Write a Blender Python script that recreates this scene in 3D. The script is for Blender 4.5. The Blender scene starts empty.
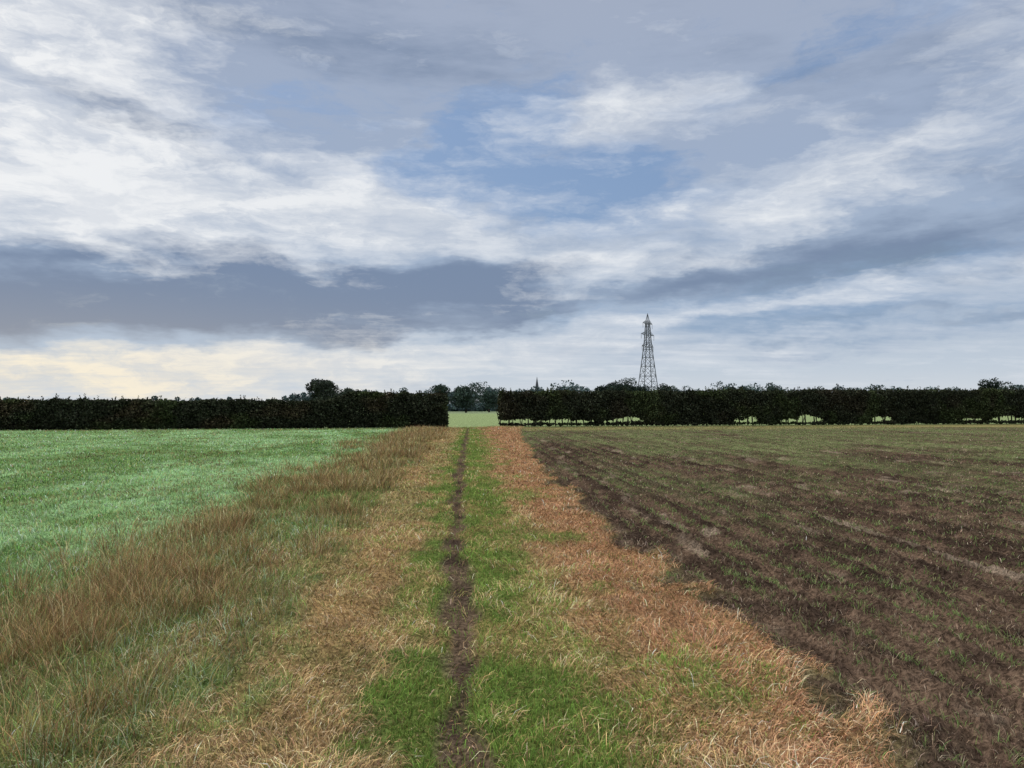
import bpy, math, numpy as np
from mathutils import Vector
rng = np.random.default_rng(7)
sc = bpy.context.scene
sc.view_settings.view_transform='Standard'; sc.view_settings.look='None'
sc.view_settings.exposure=0; sc.view_settings.gamma=1
F=757.0; HZ=408.0; YAW=math.atan(44/757.0)
def lin(r,g,b):
    c=np.array([r,g,b],float)/255
    return np.where(c<=0.04045,c/12.92,((c+0.055)/1.055)**2.4)
def P(px,d):
    x=(px-512)*d/F
    return (x*math.cos(YAW)+d*math.sin(YAW), -x*math.sin(YAW)+d*math.cos(YAW))
# ------------------------------------------------------------ noise
def hsh(i,j,s):
    n=(i.astype(np.int64)*374761393+j.astype(np.int64)*668265263+s*974711)&0xffffffff
    n=((n^(n>>13))*1274126177)&0xffffffff
    n=((n^(n>>16))*2246822519)&0xffffffff
    n=n^(n>>15)
    return (n&0xffffff)/float(0xffffff)
def vn(x,y,s=0):
    x=np.asarray(x,float);y=np.asarray(y,float)
    i=np.floor(x);j=np.floor(y);fx=x-i;fy=y-j
    fx=fx*fx*(3-2*fx);fy=fy*fy*(3-2*fy)
    a=hsh(i,j,s);b=hsh(i+1,j,s);c=hsh(i,j+1,s);d=hsh(i+1,j+1,s)
    return (a*(1-fx)+b*fx)*(1-fy)+(c*(1-fx)+d*fx)*fy
def fbm(x,y,o=3,s=0):
    t=0;a=1;n=0
    for k in range(o):
        c,q=math.cos(.6*k+.4),math.sin(.6*k+.4)
        X=(x*c-y*q)*2**k+k*17.3;Y=(x*q+y*c)*2**k+k*5.1
        t=t+a*vn(X,Y,s+k);n+=a;a*=.55
    return t/n
def sfbm(x,y,o=3,s=0):
    """streaky noise: axes kept so that anisotropy survives"""
    t=0;a=1;n=0
    for k in range(o):
        t=t+a*vn(x*2**k+k*17.3,y*2**k+k*5.1,s+k);n+=a;a*=.6
    return t/n
def ss(a,b,x):
    t=np.clip((x-a)/(b-a),0,1);return t*t*(3-2*t)
# ------------------------------------------------------------ layout
def pc(Y): return np.interp(Y,[0,3.4,8,17,30,55,100],[0,.0,-.14,-.2,-.15,0,0])+.03*np.sin(Y*1.3)
def eR(Y): return np.interp(Y,[3,4,9,17,33,55,70],[1.9,1.98,2.1,2.1,2.7,3.8,5])
def lL(Y): return np.interp(Y,[3,15,40,60],[1.25,1.4,2.1,2.4])
def hedgeY(X):
    xl0,yl0=P(0,55);xl1,yl1=P(445,62);xr0,yr0=P(500,68);xr1,yr1=P(1024,80)
    return np.interp(X,[xl0-60,xl0,xl1,xr0,xr1,xr1+80],[yl0-8,yl0,yl1,yr0,yr1,yr1+14])
def zones(X,Y):
    X=np.asarray(X,float);Y=np.asarray(Y,float)
    u0=X-pc(Y)
    n=fbm(X*1.8,Y*.9,3,3)-.5
    n2=fbm(X*5,Y*3,3,11)-.5
    u=u0+n*.8+n2*.7
    L=lL(Y);E=eR(Y)
    z={}
    z['path']=(1-ss(.05,.18,np.abs(u0+n2*.20)+.14*(vn(X*3,Y*2.3,77)-.45)))*(1-ss(hedgeY(X)+5,hedgeY(X)+12,Y))
    z['strawL']=ss(-L-.3,-L+.3,u)*(1-ss(-.65,-.25,u))
    z['green']=ss(-.65,-.25,u)*(1-ss(.45,1.3,u))
    z['strawR']=ss(.45,1.3,u)*(1-ss(-.2,.2,u-E))
    z['plough']=ss(-.2,.2,u-E)
    z['mix']=(1-ss(-L-.3,-L+.3,u))*ss(-4.1,-2.2,u)
    z['dew']=1-ss(-4.1,-2.2,u)
    z['beyond']=ss(-2.5,0,Y-hedgeY(X))
    z['u']=u
    return z
def n_wob(X,Y): return 2.0*(fbm(X*.6,Y*.3,2,31)-.5)
def H(X,Y):
    X=np.asarray(X,float);Y=np.asarray(Y,float)
    z=zones(X,Y)
    near=1-ss(25,60,np.abs(Y))
    h=.05*(fbm(X*.5,Y*.5,2,21)-.5)
    h=h+near*(1-z['plough'])*(.09*(fbm(X*3.2,Y*3.2,3,5)-.5))
    h=h-.035*z['path']*(.6+.8*vn(X*6,Y*4,78))+.03*z['mix']
    clod=np.abs(fbm(X*9,Y*8,3,9)-.5)*2
    h=h+z['plough']*(near*(.11*clod+.03*np.sin(X*2*np.pi/.64+n_wob(X,Y)))-.075)
    h=h*(1-ss(100,200,np.hypot(X,Y)))
    return h
def mixc(c,t,w): return c*(1-w[:,None])+t[None,:]*w[:,None]
def ploughgreen(X,Y): return ss(.38,.66,.55*sfbm(X*.5+3,Y*.06,3,61)+.45*fbm(X*.5,Y*.3,3,63)+.09*ss(5,35,X)+.10*ss(12,45,Y))
def dewpatch(X,Y): return ss(.38,.62,.5*fbm(X*.35,Y*.16,3,41)+.5*fbm(X*1.5,Y*.6,3,44))
def ground_color(X,Y):
    z=zones(X,Y)
    c=np.tile(lin(90,112,64),(len(X),1))
    med=fbm(X*1.4,Y*.8,3,43)
    c=mixc(c,lin(132,166,116),z['dew']*ss(4,13,Y)*(.2+.75*dewpatch(X,Y)))
    c=mixc(c,lin(116,104,70),z['mix']*ss(.45,.7,med))
    c=mixc(c,lin(138,112,78),z['strawL']*(.5+.45*ss(.3,.6,med)))
    c=mixc(c,lin(88,102,52),z['green'])
    c=mixc(c,lin(134,110,76),z['green']*ss(.48,.6,med)*.6)
    c=mixc(c,lin(144,110,80),z['strawR'])
    c=mixc(c,lin(96,108,60),z['strawR']*ss(.52,.66,fbm(X*1.6+9,Y*.9,3,53))*(1-ss(1.2,1.8,z['u']))*.8)
    cl=fbm(X*3.6,Y*2.2,3,57)
    c=mixc(c,lin(90,74,62),z['plough'])
    c=mixc(c,lin(54,44,38),z['plough']*ss(.42,.60,cl)*.8)
    row=.5+.5*np.sin(X*2*np.pi/.64+n_wob(X,Y))
    c=mixc(c,lin(46,38,33),z['plough']*ss(.5,.95,row)*.6*ss(.3,.55,fbm(X*.5,Y*.12,2,58)))
    c=mixc(c,lin(142,126,110),z['plough']*ss(.66,.8,sfbm(X*2.6,Y*.7,3,59))*.6)
    c=mixc(c,lin(108,114,78),z['plough']*ploughgreen(X,Y)*ss(6,26,Y)*(.25+.55*ss(.35,.62,sfbm(X*3,Y*.3,3,66))))
    c=mixc(c,lin(88,73,62),z['path']*.95)
    c=mixc(c,lin(56,46,41),z['path']*ss(.45,.7,vn(X*4,Y*1.5,79))*.8)
    hl=ss(-14,-9,Y-hedgeY(X)+9*(med-.5))*(X>3)
    c=mixc(c,lin(128,120,80),hl*ss(2,6,X)*.9)
    hl2=ss(-5,-3,Y-hedgeY(X)+5*(med-.5))
    c=mixc(c,lin(112,106,66),hl2*.7)
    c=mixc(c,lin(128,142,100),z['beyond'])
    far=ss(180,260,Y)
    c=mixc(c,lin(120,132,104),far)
    return c
# ------------------------------------------------------------ mesh utils
def mesh_from(name,V,polys_list,cols=None,mat=None,smooth=False,parent=None):
    me=bpy.data.meshes.new(name)
    V=np.asarray(V,np.float32)
    me.vertices.add(len(V)); me.vertices.foreach_set('co',V.ravel())
    li=np.concatenate([p.ravel() for p in polys_list]).astype(np.int32)
    tot=np.concatenate([np.full(len(p),p.shape[1]) for p in polys_list]).astype(np.int32)
    st=np.concatenate([[0],np.cumsum(tot)[:-1]]).astype(np.int32)
    me.loops.add(len(li)); me.loops.foreach_set('vertex_index',li)
    me.polygons.add(len(tot)); me.polygons.foreach_set('loop_start',st); me.polygons.foreach_set('loop_total',tot)
    me.update(calc_edges=True); me.validate()
    me.polygons.foreach_set('use_smooth',np.full(len(me.polygons),smooth))
    if cols is not None:
        a=me.color_attributes.new('Col','FLOAT_COLOR','POINT')
        c4=np.ones((len(V),4),np.float32);c4[:,:3]=cols
        a.data.foreach_set('color',c4.ravel())
    ob=bpy.data.objects.new(name,me); sc.collection.objects.link(ob)
    if mat: me.materials.append(mat)
    if parent: ob.parent=parent
    return ob
class G:
    def __init__(s,nt): s.nt=nt
    def n(s,t,**k):
        nd=s.nt.nodes.new(t)
        for a,b in k.items(): setattr(nd,a,b)
        return nd
    def l(s,a,b): s.nt.links.new(a,b)
    def m(s,op,a,b=None,c=None,clamp=False):
        nd=s.n('ShaderNodeMath',operation=op,use_clamp=clamp)
        for i,v in enumerate([a,b,c]):
            if v is None: continue
            if isinstance(v,(int,float)): nd.inputs[i].default_value=v
            else: s.l(v,nd.inputs[i])
        return nd.outputs[0]
    def vm(s,op,a,b=None,scale=None):
        nd=s.n('ShaderNodeVectorMath',operation=op)
        for i,v in enumerate([a,b]):
            if v is None: continue
            if isinstance(v,(tuple,list)): nd.inputs[i].default_value=v
            else: s.l(v,nd.inputs[i])
        if scale is not None: nd.inputs['Scale'].default_value=scale
        return nd.outputs[0]
    def mr(s,v,a,b,c,d,smooth=True):
        nd=s.n('ShaderNodeMapRange'); nd.interpolation_type='SMOOTHSTEP' if smooth else 'LINEAR'
        s.l(v,nd.inputs[0])
        for i,q in enumerate([a,b,c,d]): nd.inputs[i+1].default_value=q
        return nd.outputs[0]
    def mix(s,f,a,b,mode='MIX'):
        nd=s.n('ShaderNodeMix',data_type='RGBA',blend_type=mode)
        for i,v in ((0,f),(6,a),(7,b)):
            if isinstance(v,(int,float)): nd.inputs[i].default_value=v
            elif isinstance(v,(tuple,list,np.ndarray)): nd.inputs[i].default_value=(*v[:3],1)
            else: s.l(v,nd.inputs[i])
        return nd.outputs[2]
    def noise(s,v,scale,detail=4,rough=.55,dist=0,dim='3D'):
        nd=s.n('ShaderNodeTexNoise',noise_dimensions=dim); s.l(v,nd.inputs['Vector'])
        nd.inputs['Scale'].default_value=scale;nd.inputs['Detail'].default_value=detail
        nd.inputs['Roughness'].default_value=rough;nd.inputs['Distortion'].default_value=dist
        return nd.outputs['Fac']
def new_mat(name):
    m=bpy.data.materials.new(name);m.use_nodes=True
    m.node_tree.nodes.clear(); g=G(m.node_tree); o=g.n('ShaderNodeOutputMaterial'); return m,g,o
def leaf_mat(name,transl=.3):
    m,g,o=new_mat(name)
    a=g.n('ShaderNodeVertexColor',layer_name='Col')
    b=g.n('ShaderNodeBsdfDiffuse');g.l(a.outputs[0],b.inputs[0]);r=b.outputs[0]
    if transl:
        t=g.n('ShaderNodeBsdfTranslucent');g.l(a.outputs[0],t.inputs[0])
        x=g.n('ShaderNodeMixShader');x.inputs[0].default_value=transl
        g.l(r,x.inputs[1]);g.l(t.outputs[0],x.inputs[2]);r=x.outputs[0]
    g.l(r,o.inputs[0]);return m
def plain_mat(name,c1,c2,scale,rough=.8,metal=0):
    m,g,o=new_mat(name);tc=g.n('ShaderNodeTexCoord')
    f=g.noise(tc.outputs['Object'],scale,5)
    col=g.mix(g.mr(f,.35,.65,0,1),c1,c2)
    b=g.n('ShaderNodeBsdfPrincipled');g.l(col,b.inputs['Base Color']);b.inputs['Roughness'].default_value=rough
    b.inputs['Metallic'].default_value=metal;b.inputs['Specular IOR Level'].default_value=.2
    g.l(b.outputs[0],o.inputs[0]);return m
# ------------------------------------------------------------ ground sheet
def geo(a,b,r):
    o=[a]
    while o[-1]<b: o.append(o[-1]*r)
    return np.array(o)
xs=np.concatenate([-geo(10,4500,1.12)[::-1],np.arange(-9.9,-4,.1),np.arange(-4,8,.045),np.arange(8,30,.11),geo(30.1,4500,1.1)])
ys=np.concatenate([-geo(2,500,1.4)[::-1],np.arange(-1.5,1.6,.25),geo(1.7,85,1.008),geo(86,5000,1.07)])
xs=np.unique(xs);ys=np.unique(ys)
XX,YY=np.meshgrid(xs,ys);x=XX.ravel();y=YY.ravel()
V=np.stack([x,y,H(x,y)],1)
nx=len(xs);ny=len(ys)
i=np.arange(ny-1)[:,None]*nx+np.arange(nx-1)[None,:];i=i.ravel()
Q=np.stack([i,i+1,i+1+nx,i+nx],1)
gm,g,o=new_mat('field_soil_and_turf')
a=g.n('ShaderNodeVertexColor',layer_name='Col');tc=g.n('ShaderNodeTexCoord')
n1=g.noise(tc.outputs['Object'],26,3,.7,0,'2D');n2=g.noise(tc.outputs['Object'],2.2,3,.6,0,'2D')
f=g.m('MULTIPLY',g.mr(n1,.3,.7,.4,1.4),g.mr(n2,.3,.7,.8,1.2))
col=g.vm('SCALE',a.outputs[0]);g.l(f,col.node.inputs['Scale'])
bs=g.n('ShaderNodeBsdfDiffuse');g.l(col,bs.inputs[0])
bp=g.n('ShaderNodeBump');bp.inputs['Distance'].default_value=.04;bp.inputs['Strength'].default_value=.8;g.l(n1,bp.inputs['Height']);g.l(bp.outputs[0],bs.inputs['Normal'])
g.l(bs.outputs[0],o.inputs[0])
mesh_from('ground',V,[Q],ground_color(x,y),gm,True)
# ------------------------------------------------------------ blades
def blades(name,X,Y,L,w,phi,ang,face,cb,ct,mat,z0=None):
    n=len(X)
    Z=H(X,Y)-.004 if z0 is None else z0
    B=np.stack([X,Y,Z],1)
    dx=np.stack([np.cos(ang),np.sin(ang)],1);fx=np.stack([np.cos(face),np.sin(face)],1)
    side=np.zeros((n,3));side[:,:2]=fx*(w/2)[:,None]
    mid=B.copy();mid[:,:2]+=dx*(L*.5*np.sin(phi*.6))[:,None];mid[:,2]+=L*.5*np.cos(phi*.6)
    tip=mid.copy();tip[:,:2]+=dx*(L*.5*np.sin(phi*1.25))[:,None];tip[:,2]+=L*.5*np.cos(phi*1.25)
    tip[:,2]=np.maximum(tip[:,2],B[:,2]+.008)
    Vv=np.stack([B-side,B+side,mid+side*.8,mid-side*.8,tip],1).reshape(-1,3)
    k=np.arange(n)*5
    q=np.stack([k,k+1,k+2,k+3],1);t=np.stack([k+3,k+2,k+4],1)
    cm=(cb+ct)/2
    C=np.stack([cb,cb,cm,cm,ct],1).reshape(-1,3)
    return mesh_from(name,Vv,[q,t],C,mat)
def samp(n,d0=2.3,d1=75,amax=44):
    d=np.exp(rng.uniform(math.log(d0),math.log(d1),n))
    a=np.radians(rng.uniform(-amax,amax,n))+YAW
    X=d*np.sin(a);Y=d*np.cos(a)
    return X,Y,d
def jit(c,n,s=.22,h=.06):
    c=np.asarray(c);c=np.broadcast_to(c,(n,3)).copy()
    c*=np.exp(rng.normal(0,s,(n,1)));c*=np.exp(rng.normal(0,h,(n,3)));return np.clip(c,0,.9)
mg=leaf_mat('fresh_grass_blade',.25);ms=leaf_mat('dry_straw_blade',0)
R=rng.random
X,Y,d=samp(520000)
z=zones(X,Y);ok=(Y<hedgeY(X)-.3);X,Y,d=X[ok],Y[ok],d[ok];z={k:v[ok] for k,v in z.items()}
N=len(X);r=R(N);ws=np.maximum(1,d/5.5)
med=fbm(X*1.4,Y*.8,3,43);fine=fbm(X*4,Y*3,3,47)
pathm=z['path']>.4
gp=z['dew']*.96+z['mix']*(.92-.35*ss(.45,.6,med))+z['strawL']*(.12+.5*ss(.5,.64,.6*fine+.4*med))+z['green']*(.93-.5*ss(.46,.64,.45*med+.55*fine))+z['strawR']*(.08+.65*ss(.47,.6,.6*fbm(X*1.6+9,Y*.9,3,53)+.4*fine)*(1-ss(1.2,1.9,z['u'])))
isg=(r<gp)&(z['plough']<.5)&~(pathm&(R(N)>.16))
iss=(~isg)&(z['plough']<.5)&~(pathm&(R(N)>.08))
k=isg;n=k.sum()
tallness=.35+1.3*fine[k]
Lg=(.045+.015*z['green'][k]+.03*z['dew'][k]+.08*z['mix'][k]*R(n))*tallness*(.6+.8*R(n))
cg=np.tile(lin(120,148,72),(n,1))
cg=mixc(cg,lin(116,136,78),z['mix'][k])
cg=mixc(cg,lin(104,146,72),z['dew'][k])
dp=dewpatch(X[k],Y[k])
dw=z['dew'][k]*(.25+ss(4,11,Y[k]))*(.2+.8*dp)
cg=mixc(cg,lin(180,212,164),np.clip(dw*(.25+.6*R(n)),0,.75))
cg=mixc(cg,lin(196,208,184),z['mix'][k]*dp*(R(n)<.3)*.7)
cg=mixc(cg,lin(212,222,212),z['dew'][k]*(R(n)<.12)*.7)
cg=mixc(cg,lin(154,146,88),(R(n)<.24)*.7)
cg=mixc(cg,lin(134,114,80),z['dew'][k]*ss(.5,.66,fbm(X[k]*.6,Y[k]*.3,3,143))*(R(n)<.5)*.8)
cg=mixc(cg,lin(60,84,40),z['dew'][k]*(1-dp)*(R(n)<.3)*.7)
cg=mixc(cg,lin(164,158,112),z['strawL'][k]*.25)
cg*= (.45+1.15*fine[k])[:,None]*(.8+.45*med[k])[:,None]
cg=jit(cg,n,.32)
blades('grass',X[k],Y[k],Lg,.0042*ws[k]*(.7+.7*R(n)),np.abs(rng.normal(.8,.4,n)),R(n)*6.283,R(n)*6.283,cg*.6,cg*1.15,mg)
k=iss;n=k.sum()
cs=np.tile(lin(204,172,126),(n,1))
orange=np.clip(z['strawR'][k]*ss(1.0,1.7,z['u'][k])+.35*z['strawR'][k],0,1)
cs=mixc(cs,lin(194,146,112),orange*.92)
cs=mixc(cs,lin(158,136,102),z['mix'][k]*.8)
cs=mixc(cs,lin(232,210,176),(R(n)<.14)*.8)
cs=mixc(cs,lin(98,76,58),(R(n)<.34)*.85)
cs*= (.4+1.2*fine[k])[:,None]*(.8+.45*med[k])[:,None]
cs=jit(cs,n,.32)
swirl=fbm(X[k]*1.3,Y[k]*1.3,2,71)*12
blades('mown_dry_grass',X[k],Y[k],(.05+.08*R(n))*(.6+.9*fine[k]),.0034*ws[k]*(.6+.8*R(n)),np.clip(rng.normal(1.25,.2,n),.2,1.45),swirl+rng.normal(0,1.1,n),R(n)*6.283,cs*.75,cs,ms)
# ploughed field
k=(z['plough']>=.5);Xp,Yp,dp_,wp=X[k],Y[k],d[k],ws[k];n=k.sum()
keep=R(n)<.2+.5*ss(.4,.6,fbm(Xp*1.6,Yp*.9,3,81))
Xk,Yk,wk=Xp[keep],Yp[keep],wp[keep];n=len(Xk)
c=np.tile(lin(138,117,98),(n,1));c=mixc(c,lin(76,62,53),(R(n)<.5)*.9);c=mixc(c,lin(200,182,158),(R(n)<.14)*.8);c=jit(c,n,.3)
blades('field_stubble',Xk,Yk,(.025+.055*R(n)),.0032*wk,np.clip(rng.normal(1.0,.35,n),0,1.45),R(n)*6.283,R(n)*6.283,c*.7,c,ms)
X2,Y2,d2=samp(400000,2.3,78,44)
kk=(X2>.8)&(Y2<hedgeY(X2)-1);X2,Y2,d2=X2[kk],Y2[kk],d2[kk]
kk=zones(X2,Y2)['plough']>.6;X2,Y2,d2=X2[kk],Y2[kk],d2[kk]
X2=np.round(X2/.32)*.32+rng.normal(0,.034,len(X2))+.03*np.sin(Y2*1.1)
dens=.40*ss(.4,.62,fbm(X2*1.0,Y2*.6,3,91))+.14+.36*ploughgreen(X2,Y2)*ss(6,16,Y2)
kk=R(len(X2))<dens*.8;X2,Y2,d2=X2[kk],Y2[kk],d2[kk];n=len(X2)
c=np.tile(lin(126,148,88),(n,1));c=mixc(c,lin(156,156,114),(R(n)<.35)*.8);c=jit(c,n)
blades('crop_seedlings',X2,Y2,.03+.05*R(n),.005*np.maximum(1,d2/5.5),np.abs(rng.normal(.8,.3,n)),R(n)*6.283,R(n)*6.283,c*.65,c,mg)
# tall dry tufts, scattered out into the field
nc=4600
yc=np.exp(rng.uniform(math.log(3.0),math.log(58),nc));uc=-(2.45+rng.normal(0,.9,nc)+.5*ss(15,40,yc))
xc=uc+pc(yc)
fv=fbm(xc*1.9,yc*1.1,3,101)
ck=(fv>np.interp(yc,[3,12,25],[.61,.58,.55])+.05*np.abs(uc+2.6)*(yc<14))&(uc<-1.4)&(uc>-6.0)
extra=((R(nc)<.08)&(uc<-1.2))
ck|=extra
ny_=120;yx=np.exp(rng.uniform(math.log(5.2),math.log(10.5),ny_));ux=-3.3+rng.normal(0,.4,ny_)-(8-yx)*.05
xc=np.concatenate([xc[ck],ux+pc(yx)]);yc=np.concatenate([yc[ck],yx]);nC=len(xc)
per=45;X3=np.repeat(xc,per);Y3=np.repeat(yc,per);n=len(X3)
sp=np.repeat(.03+.08*R(nC)+.007*yc,per)
ox=rng.normal(0,1,n);oy=rng.normal(0,1,n)
X3=X3+ox*sp*.8;Y3=Y3+oy*sp
d3=np.hypot(X3,Y3);clh=np.repeat(.35+.9*R(nC)**1.5,per)
c=np.tile(lin(186,156,110),(n,1));c=mixc(c,lin(156,118,88),np.repeat(R(nC)<.4,per)*.7);c=mixc(c,lin(132,144,90),(R(n)<.3)*.85);c=mixc(c,lin(222,200,156),(R(n)<.18)*.8);c=mixc(c,lin(92,72,54),(R(n)<.2)*.8);c=jit(c,n,.28)
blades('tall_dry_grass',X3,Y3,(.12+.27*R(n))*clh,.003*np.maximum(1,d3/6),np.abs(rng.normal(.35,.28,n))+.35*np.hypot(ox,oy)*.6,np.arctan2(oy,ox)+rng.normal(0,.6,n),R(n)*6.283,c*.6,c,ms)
# ------------------------------------------------------------ leaf clouds & tubes
def leaf_cloud(name,Cn,size,col,mat,parent=None):
    n=len(Cn);a=rng.normal(size=(n,3));a/=np.linalg.norm(a,axis=1)[:,None]
    b=np.cross(a,rng.normal(size=(n,3)));b/=np.linalg.norm(b,axis=1)[:,None]
    s=(size*(.6+.8*R(n)))[:,None]
    Vv=np.stack([Cn-a*s*.6,Cn-b*s*.35,Cn+a*s*.6,Cn+b*s*.35],1).reshape(-1,3)
    k=np.arange(n)*4
    return mesh_from(name,Vv,[np.stack([k,k+1,k+2,k+3],1)],np.repeat(col,4,0),mat,parent=parent)
class Tubes:
    def __init__(s): s.v=[];s.q=[];s.n=0
    def add(s,p0,p1,r0,r1,m=6):
        p0=np.array(p0,float);p1=np.array(p1,float);d=p1-p0;L=np.linalg.norm(d)
        if L<1e-6:return
        d/=L;u=np.cross(d,[0,0,1.]) if abs(d[2])<.95 else np.cross(d,[1.,0,0]);u/=np.linalg.norm(u);w=np.cross(d,u)
        t=np.arange(m)*2*np.pi/m;ring=np.cos(t)[:,None]*u+np.sin(t)[:,None]*w
        s.v.append(p0+ring*r0);s.v.append(p1+ring*r1)
        i=np.arange(m);j=(i+1)%m
        s.q.append(np.stack([i,j,j+m,i+m],1)+s.n);s.n+=2*m
    def obj(s,name,mat,parent=None): return mesh_from(name,np.concatenate(s.v),[np.concatenate(s.q)],None,mat,parent=parent)
mleaf=leaf_mat('hedge_leaf',0)
bark=plain_mat('bark',lin(44,38,32),lin(66,58,48),8,.9)
def empty(name,loc):
    e=bpy.data.objects.new(name,None);sc.collection.objects.link(e);e.location=loc;return e
def hedge(pa,pb,hfun,wid,nleaf,seed,thin,warmcol):
    pa=np.array(pa);pb=np.array(pb);Ln=np.linalg.norm(pb-pa);dr=(pb-pa)/Ln;pr=np.array([-dr[1],dr[0]])
    root=empty('hedge',(0,0,0))
    top=lambda t:hfun(t)*(1+.12*(fbm(t*.4,t*0,3,seed)-.5))+.28*(fbm(t*1.6,t*0,3,seed+5)-.5)
    def fill(nl,size,core):
        t=R(nl)*Ln
        zz=R(nl)**.9*(.93 if core else 1)
        hh=top(t)
        bulge=.55+.85*fbm(t*.9,zz*2.5,3,seed+9)
        w=wid*bulge*(.55+.45*np.sin(np.clip(zz,0,1)*np.pi*.8+.35))*(.5 if core else 1)
        o=rng.uniform(-1,1,nl);o=np.sign(o)*np.abs(o)**.5*w
        gapn=fbm(t*.45,zz*2.2,3,seed+20)
        keep=(gapn>thin*(.56*(1-ss(.1,.42,zz))*ss(.0,.08,zz)))
        return t[keep],o[keep],(zz*hh)[keep],zz[keep],np.full(keep.sum(),size)
    A=fill(nleaf,.14,False);B=fill(nleaf//3,.34,True)
    t,o,z_,zz,sz=[np.concatenate(q) for q in zip(A,B)]
    ns=int(Ln*9);ts=R(ns)*Ln;hs=top(ts);kk_=9
    f_=np.tile(np.linspace(0,1,kk_),ns)
    tt=np.repeat(ts,kk_);zt=np.repeat(hs,kk_)+f_*np.repeat(R(ns)**3*.4,kk_)-.06
    m=len(tt)
    t=np.concatenate([t,tt+rng.normal(0,.04,m)]);o=np.concatenate([o,np.repeat(rng.normal(0,.3,ns),kk_)]);z_=np.concatenate([z_,zt]);zz=np.concatenate([zz,np.ones(m)]);sz=np.concatenate([sz,np.full(m,.12)])
    C=np.zeros((len(t),3));C[:,:2]=pa+dr*t[:,None]+pr*o[:,None];C[:,2]=z_+.03
    n=len(t);c=np.tile(lin(54,58,45),(n,1))
    c=mixc(c,lin(*warmcol),ss(.5,.7,fbm(t*.3,zz*1.2,3,seed+33))*.6)
    c=mixc(c,lin(66,76,48),ss(.52,.72,fbm(t*.5+40,zz*1.5,3,seed+37))*.75)
    c*=(.6+.8*fbm(t*1.5,zz*4,2,seed+41))[:,None]
    c=jit(c,n,.35,.04)
    leaf_cloud('foliage',C,sz,c,mleaf,root)
    T=Tubes()
    for q in np.arange(.3,Ln,.6):
        q+=rng.uniform(-.25,.25);b=pa+dr*q+pr*rng.uniform(-.3,.3)
        h=float(hfun(np.array([q]))[0])
        for s_ in range(2):
            e=b+dr*rng.uniform(-.5,.5)+pr*rng.uniform(-.4,.4)
            T.add([b[0],b[1],-.05],[e[0],e[1],h*rng.uniform(.6,.85)],.045,.015,5)
    T.obj('stems',bark,root)
    return root
a0=np.array(P(0,55));a1=np.array(P(447,62));da=(a1-a0)/np.linalg.norm(a1-a0);a00=a0-da*25
Lh=np.linalg.norm(a1-a00);tstep=np.linalg.norm(np.array(P(338,60.3))-a00)
hedge(a00,a1,lambda t:2.2+.62*ss(tstep-1.0,tstep+1.5,t),.85,90000,201,.0,(74,62,47))
b0=np.array(P(499,68));b1=np.array(P(1024,80));db=(b1-b0)/np.linalg.norm(b1-b0);b11=b1+db*25
hedge(b0,b11,lambda t:3.1+.45*np.clip(t/56,0,1.2),.8,125000,301,.90,(62,57,46))
# ------------------------------------------------------------ trees
tleaf=leaf_mat('tree_leaf',0)
def crown(cx,cy,h,wd,nl,nleaf,trunk,seed):
    lob=[]
    for k in range(nl):
        th=rng.uniform(0,6.283);rr=math.sqrt(rng.random())*wd*.36
        zc=rng.uniform(trunk+.12*h,h*.84);fr=(zc-trunk)/(h-trunk)
        rr*=math.sqrt(max(.1,1-(2*fr-.9)**2*.75))
        lob.append((cx+math.cos(th)*rr,cy+math.sin(th)*rr,zc,wd*rng.uniform(.11,.2)))
    L=np.array(lob);idx=rng.integers(0,nl,nleaf);v=rng.normal(size=(nleaf,3));v/=np.linalg.norm(v,axis=1)[:,None]
    rad=L[idx,3]*(.55+.55*R(nleaf))
    C=L[idx,:3]+v*rad[:,None]*np.array([1,1,.8]);br=np.exp(rng.normal(0,.25,nl))[idx]
    return C,br,L
def tree(name,px,d,top_px,wpx,col,nl=26,nleaf=7000,lp=.8):
    x_,y_=P(px,d);h=1.6+(HZ-top_px)*d/F;w=wpx*d/F;tr=h*.16
    root=empty(name,(x_,y_,0))
    C,br,L=crown(0,0,h,w,nl,nleaf,tr,0)
    n=len(C);c=jit(np.tile(lin(*col),(n,1))*br[:,None],n,.2,.05)  # leaf colours carry a bluish aerial-haze tint
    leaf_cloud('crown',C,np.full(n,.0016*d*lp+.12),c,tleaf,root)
    T=Tubes();r0=h*.03
    T.add([0,0,-.1],[.1,0,tr],r0*1.3,r0,8);T.add([.1,0,tr],[0,.1,h*.7],r0,r0*.3,8)
    for q in L: 
        f_=rng.uniform(.8,1.0);z0=min(tr*f_+ .25*(q[2]-tr),q[2]*.9);T.add([.05,0,z0],q[:3],r0*.45,r0*.1,5)
    T.obj('trunk_and_limbs',bark,root)
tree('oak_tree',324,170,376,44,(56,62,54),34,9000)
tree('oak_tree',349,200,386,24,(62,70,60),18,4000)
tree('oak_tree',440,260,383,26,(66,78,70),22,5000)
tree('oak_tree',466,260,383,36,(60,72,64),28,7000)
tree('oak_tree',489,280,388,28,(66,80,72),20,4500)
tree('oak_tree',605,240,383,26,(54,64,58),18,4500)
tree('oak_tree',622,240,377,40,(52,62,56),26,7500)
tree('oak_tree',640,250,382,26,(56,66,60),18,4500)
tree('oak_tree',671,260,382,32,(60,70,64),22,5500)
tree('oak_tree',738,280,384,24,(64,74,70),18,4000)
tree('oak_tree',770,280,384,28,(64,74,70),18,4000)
tree('oak_tree',996,230,377,36,(52,62,56),22,5500)
Cs=[];Bs=[]
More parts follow.
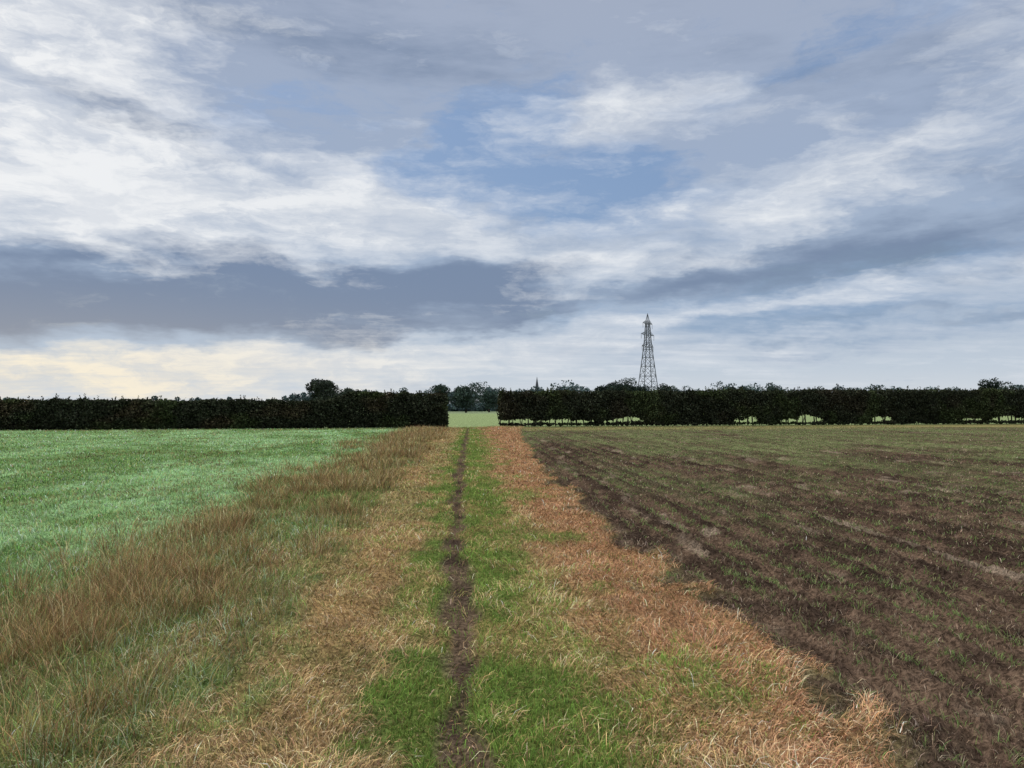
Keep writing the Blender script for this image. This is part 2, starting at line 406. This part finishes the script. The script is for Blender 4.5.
for px in np.arange(-250,1300,6.0):
    dd=rng.uniform(380,460);base=400 if px<290 else (391 if px<430 else (389 if px<560 else 387))
    tp=base+rng.normal(0,2.4)-(3 if (715<px<785 or 550<px<600 or 440<px<500) else 0)
    x_,y_=P(px+rng.normal(0,2),dd);h=1.6+(HZ-tp)*dd/F
    C,br,_=crown(x_,y_,h,max(h*1.1,8),9,650,.1,0);Cs.append(C);Bs.append(br)
for px in np.arange(400,540,2.5):
    dd=rng.uniform(340,360);x_,y_=P(px,dd);h=rng.uniform(3,5)
    C,br,_=crown(x_,y_,h,6,6,350,-.5,0);Cs.append(C);Bs.append(br)
C=np.concatenate(Cs);br=np.concatenate(Bs);n=len(C);C[:,2]=np.maximum(C[:,2],.1)
leaf_cloud('distant_trees',C,np.full(n,.95),jit(np.tile(lin(80,94,94),(n,1))*br[:,None],n,.2,.05),tleaf)  # blue-grey of aerial haze put into the leaf colour
# ------------------------------------------------------------ pylon
steel=plain_mat('galvanised_steel',lin(84,88,94),lin(104,108,114),2,.6,.3)
def pylon(px,d,top):
    x_,y_=P(px,d);Ht=1.6+(HZ-top)*d/F
    root=empty('electricity_pylon',(x_,y_,0));root.rotation_euler[2]=math.radians(52)
    T=Tubes()
    lev=[0,.13,.25,.36,.46,.55,.63,.70,.77,.84,.91]
    def hw(f): return float(np.interp(f,[0,.25,.55,.7,.91,1],[4.6,3.3,1.9,1.25,.7,.12]))
    def cor(f):
        w=hw(f);z_=f*Ht;return [np.array([sx*w,sy*w,z_]) for sx,sy in((-1,-1),(1,-1),(1,1),(-1,1))]
    for a_,b_ in zip(lev[:-1],lev[1:]):
        A=cor(a_);B=cor(b_)
        for i in range(4):
            j=(i+1)%4
            T.add(A[i],B[i],.2,.18,5);T.add(A[i],B[j],.09,.09,4);T.add(A[j],B[i],.09,.09,4);T.add(B[i],B[j],.09,.09,4)
            if b_<.5:
                T.add((A[i]+B[i])/2,(A[i]+B[j])/2*.5+(A[j]+B[i])/2*.5,.07,.07,4)
    for c_ in cor(.91): T.add(c_,[0,0,Ht],.15,.08,5)
    T.obj('lattice_tower',steel,root)
    A=Tubes();I=Tubes()
    for f_,span in((.655,4.6),(.775,5.8),(.89,4.2)):
        z_=f_*Ht;w=hw(f_)
        for s_ in(-1,1):
            tip=np.array([s_*(w+span),0,z_+.3])
            for yy in(-w,w):
                A.add([s_*w,yy,z_],tip,.12,.09,4);A.add([s_*w,yy*.9,z_+1.6],tip,.1,.09,4)
                for q in(.33,.66):
                    lo=np.array([s_*w,yy,z_])*(1-q)+tip*q;hi=np.array([s_*w,yy*.9,z_+1.6])*(1-q)+tip*q;A.add(lo,hi,.06,.06,4)
            for q in np.linspace(0,2.0,8): I.add(tip-[0,0,q+.05],tip-[0,0,q+.2],.14,.09,6)
            I.add(tip,tip-[0,0,2.3],.04,.04,4)
    A.obj('cross_arms',steel,root);I.obj('insulators',plain_mat('glass_insulator',lin(70,74,80),lin(90,94,98),3,.3),root)
pylon(648,346,313)
# ------------------------------------------------------------ church
def church(px,d,top):
    x_,y_=P(px,d);Ht=1.6+(HZ-top)*d/F;root=empty('church',(x_,y_,0));root.rotation_euler[2]=.5
    st=plain_mat('church_stone',lin(110,108,104),lin(132,128,120),.6,.9);rf=plain_mat('slate',lin(62,64,70),lin(80,82,88),1,.7)
    def box(name,x0,x1,y0,y1,z0,z1,mat):
        v=[(a,b,c) for c in(z0,z1) for a,b in((x0,y0),(x1,y0),(x1,y1),(x0,y1))]
        return mesh_from(name,v,[np.array([[0,1,2,3],[4,5,6,7],[0,1,5,4],[1,2,6,5],[2,3,7,6],[3,0,4,7]])],None,mat,parent=root)
    th=Ht*.48
    box('tower',-2.3,2.3,-2.3,2.3,0,th,st);box('parapet',-2.5,2.5,-2.5,2.5,th+.003,th+.7,st)
    T=Tubes();T.add([0,0,th+.7],[0,0,Ht-.6],1.95,.08,8);T.obj('spire',rf,root)
    T=Tubes()
    for a in(-1,1):
        for b in(-1,1): T.add([a*2.2,b*2.2,th+.7],[a*2.2,b*2.2,th+2.4],.28,.03,5)
    T.obj('pinnacles',st,root)
    box('nave',2.31,18,-4,4,0,6,st)
    v=[(2.31,-4.3,6.003),(18.2,-4.3,6.003),(18.2,4.3,6.003),(2.31,4.3,6.003),(2.31,0,10),(18.2,0,10)]
    mesh_from('nave_roof',v,[np.array([[0,1,5,4],[3,2,5,4],[0,1,2,3]]),np.array([[0,3,4],[1,2,5]])],None,rf,parent=root)
    wm=plain_mat('window_glass',lin(25,28,34),lin(35,38,46),2,.3)
    for s_ in(-1,1):
        for k in range(4): box('window',4+k*3.6,5.2+k*3.6,s_*4.0-.04,s_*4.0+.04,2,4.8,wm)
        box('belfry_window',-.6,.6,s_*2.3-.05,s_*2.3+.05,th-4,th-1.2,wm)
church(537,560,376)
# ------------------------------------------------------------ world
SUN_AZ=math.radians(-52);SUN_EL=math.radians(30)
w=bpy.data.worlds.new('World');sc.world=w;w.use_nodes=True;nt=w.node_tree;nt.nodes.clear();g=G(nt)
out=g.n('ShaderNodeOutputWorld')
sky=g.n('ShaderNodeTexSky',sky_type='NISHITA');sky.sun_disc=False;sky.sun_elevation=SUN_EL;sky.sun_rotation=SUN_AZ
sky.air_density=1.2;sky.dust_density=1.5
bg1=g.n('ShaderNodeBackground');g.l(sky.outputs[0],bg1.inputs[0]);bg1.inputs[1].default_value=.1
tc=g.n('ShaderNodeTexCoord');D=tc.outputs['Generated']
sp_=g.n('ShaderNodeSeparateXYZ');g.l(D,sp_.inputs[0]);dx,dy,dz=sp_.outputs
RD=57.29578
az=g.m('MULTIPLY',g.m('ARCTAN2',dx,dy),RD);el=g.m('MULTIPLY',g.m('ARCSINE',dz),RD)
cb=g.n('ShaderNodeCombineXYZ');g.l(az,cb.inputs[0]);g.l(el,cb.inputs[1]);AE=cb.outputs[0]
zz=g.m('ADD',g.m('MAXIMUM',dz,0),.07)
cp=g.n('ShaderNodeCombineXYZ');g.l(g.m('DIVIDE',dx,zz),cp.inputs[0]);g.l(g.m('DIVIDE',dy,zz),cp.inputs[1]);PL=cp.outputs[0]
def mapping(v,rot=0,scale=(1,1,1),loc=(0,0,0),typ='POINT'):
    nd=g.n('ShaderNodeMapping',vector_type=typ);g.l(v,nd.inputs[0]);nd.inputs['Location'].default_value=loc
    nd.inputs['Rotation'].default_value=(0,0,math.radians(rot));nd.inputs['Scale'].default_value=scale;return nd.outputs[0]
wn=g.n('ShaderNodeTexNoise',noise_dimensions='2D');g.l(mapping(AE,-12,(.8,2.2,1)),wn.inputs['Vector']);wn.inputs['Scale'].default_value=.11;wn.inputs['Detail'].default_value=5;wn.inputs['Roughness'].default_value=.6
wv=g.vm('MULTIPLY',g.vm('SUBTRACT',wn.outputs['Color'],(.5,.5,.5)),(18,6,0))
AW=g.vm('ADD',AE,wv)
AH=g.vm('ADD',AE,g.vm('SCALE',wv,None,.45))
def blob(px,py,rx,ry,rot,s):
    a_=math.atan((px-512)/F);aa=math.degrees(a_+YAW);ee=math.degrees(math.atan((HZ-py)/F*math.cos(a_)))
    q=.0757*math.cos(a_)
    m_=mapping(AW,rot,(rx*q,ry*q,1),(aa,ee,0),'TEXTURE')
    gr=g.n('ShaderNodeTexGradient',gradient_type='QUADRATIC_SPHERE');g.l(m_,gr.inputs[0])
    return g.m('MULTIPLY',g.m('POWER',gr.outputs['Fac'],.55),s)
def add(L):
    o_=L[0]
    for q in L[1:]: o_=g.m('ADD',o_,q)
    return o_
Wb=add([blob(*q) for q in [(40,40,230,100,-18,1.7),(165,60,140,50,-15,1.2),(150,200,440,84,-2,2.0),(20,170,240,150,0,1.0),(370,195,230,60,-5,1.2),
 (620,112,200,54,6,1.5),(560,258,420,54,14,1.5),(860,170,380,64,22,.9),(430,355,360,34,6,1.6),(90,374,480,38,0,1.9),
 (840,302,400,30,6,1.2),(800,350,380,30,3,.9)]])
Db=add([blob(*q) for q in [(180,300,500,62,3,2.5),(470,280,200,44,5,1.3),(500,318,320,22,9,1.1),(900,240,330,52,8,1.5),(400,40,380,100,0,.7),(900,40,380,90,5,.4),(820,328,360,14,2,.7),(140,118,150,26,-14,1.3)]])
Bb=add([blob(*q) for q in [(560,180,200,60,-4,2.0),(470,140,170,50,30,1.4),(700,215,190,34,12,1.0),(760,330,400,44,0,1.0),(900,270,320,44,0,.9),(800,60,200,40,15,.7),(300,110,120,40,20,.6)]])
nA=g.noise(mapping(PL,35,(1,2.6,1)),.9,7,.63,0,'2D')
nB=g.noise(mapping(AE,-14,(.045,.22,1)),1,6,.63,0,'2D')
nC=g.noise(mapping(AH,-12,(.15,.46,1),(3,7,0)),1,8,.66,0,'2D')
nD=g.noise(mapping(AH,14,(.06,.3,1),(13,2,0)),1,6,.63,0,'2D')
nW=g.m('ADD',g.m('ADD',g.m('MULTIPLY',nA,.25),g.m('MULTIPLY',nB,.22)),g.m('ADD',g.m('MULTIPLY',nC,.32),g.m('MULTIPLY',nD,.21)))
wf=g.mr(g.m('SUBTRACT',g.m('ADD',g.m('MULTIPLY',Wb,.7),g.m('MULTIPLY',g.m('SUBTRACT',nW,.5),5.4)),g.m('MULTIPLY',Db,.34)),.05,1.35,0,1,False)
df=g.mr(g.m('ADD',g.m('MULTIPLY',Db,.8),g.m('MULTIPLY',g.m('SUBTRACT',nB,.5),2.0)),.1,1.15,0,1)
bf=g.mr(g.m('ADD',Bb,g.m('MULTIPLY',g.m('SUBTRACT',nC,.5),2.0)),.1,1.0,0,1)
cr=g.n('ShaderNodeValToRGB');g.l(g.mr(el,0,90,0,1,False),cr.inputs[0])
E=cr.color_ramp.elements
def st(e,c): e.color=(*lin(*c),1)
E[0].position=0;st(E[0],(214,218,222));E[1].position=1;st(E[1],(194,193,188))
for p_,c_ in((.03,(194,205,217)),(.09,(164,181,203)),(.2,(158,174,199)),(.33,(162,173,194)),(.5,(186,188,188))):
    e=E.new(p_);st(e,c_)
base=cr.outputs[0]
warm=g.m('MULTIPLY',g.mr(el,1,11,1,0),g.mr(az,-28,18,1,0))
darkc=g.mix(warm,tuple(lin(116,134,162)),tuple(lin(152,153,158)))
whitec=g.mix(warm,tuple(lin(244,245,246)),tuple(lin(255,241,212)))
left=g.mr(az,-45,12,1,0)
whitec=g.mix(g.m('MULTIPLY',g.m('SUBTRACT',1,left),.5),whitec,tuple(lin(214,221,230)))
whitec=g.mix(g.mr(nC,.62,.38,0,.35),whitec,tuple(lin(186,196,211)))
bluec=tuple(lin(120,153,200))
c0=g.mix(g.m('MULTIPLY',bf,.8),base,bluec)
c1=g.mix(g.m('MULTIPLY',df,.88),c0,darkc)
c2=g.mix(g.m('MULTIPLY',wf,.97),c1,whitec)
bri=g.mr(el,30,60,1.0,3.9)  # sky boosted overhead, above the view, added to light the ground
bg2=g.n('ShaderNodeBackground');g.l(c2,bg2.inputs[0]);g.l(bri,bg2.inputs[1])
clear=g.m('MULTIPLY',g.m('MULTIPLY',bf,.3),g.m('SUBTRACT',1,wf))
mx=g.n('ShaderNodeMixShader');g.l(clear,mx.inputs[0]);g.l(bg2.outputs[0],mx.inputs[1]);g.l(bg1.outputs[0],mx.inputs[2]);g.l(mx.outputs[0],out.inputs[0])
w.cycles.sampling_method='MANUAL';w.cycles.sample_map_resolution=256
sl=bpy.data.lights.new('sun','SUN');sl.energy=2.4;sl.angle=math.radians(10);sl.color=(1,.94,.84)
so=bpy.data.objects.new('sun',sl);sc.collection.objects.link(so)
dv=Vector((math.sin(SUN_AZ)*math.cos(SUN_EL),math.cos(SUN_AZ)*math.cos(SUN_EL),math.sin(SUN_EL)))
so.rotation_euler=dv.to_track_quat('Z','Y').to_euler()
cd=bpy.data.cameras.new('camera');cd.sensor_width=36;cd.lens=36*F/1024;cd.clip_end=12000;cd.clip_start=.05
co=bpy.data.objects.new('camera',cd);sc.collection.objects.link(co);co.location=(0,0,1.6)
co.rotation_euler=(math.radians(90)+math.atan(24/F),0,-YAW);sc.camera=co
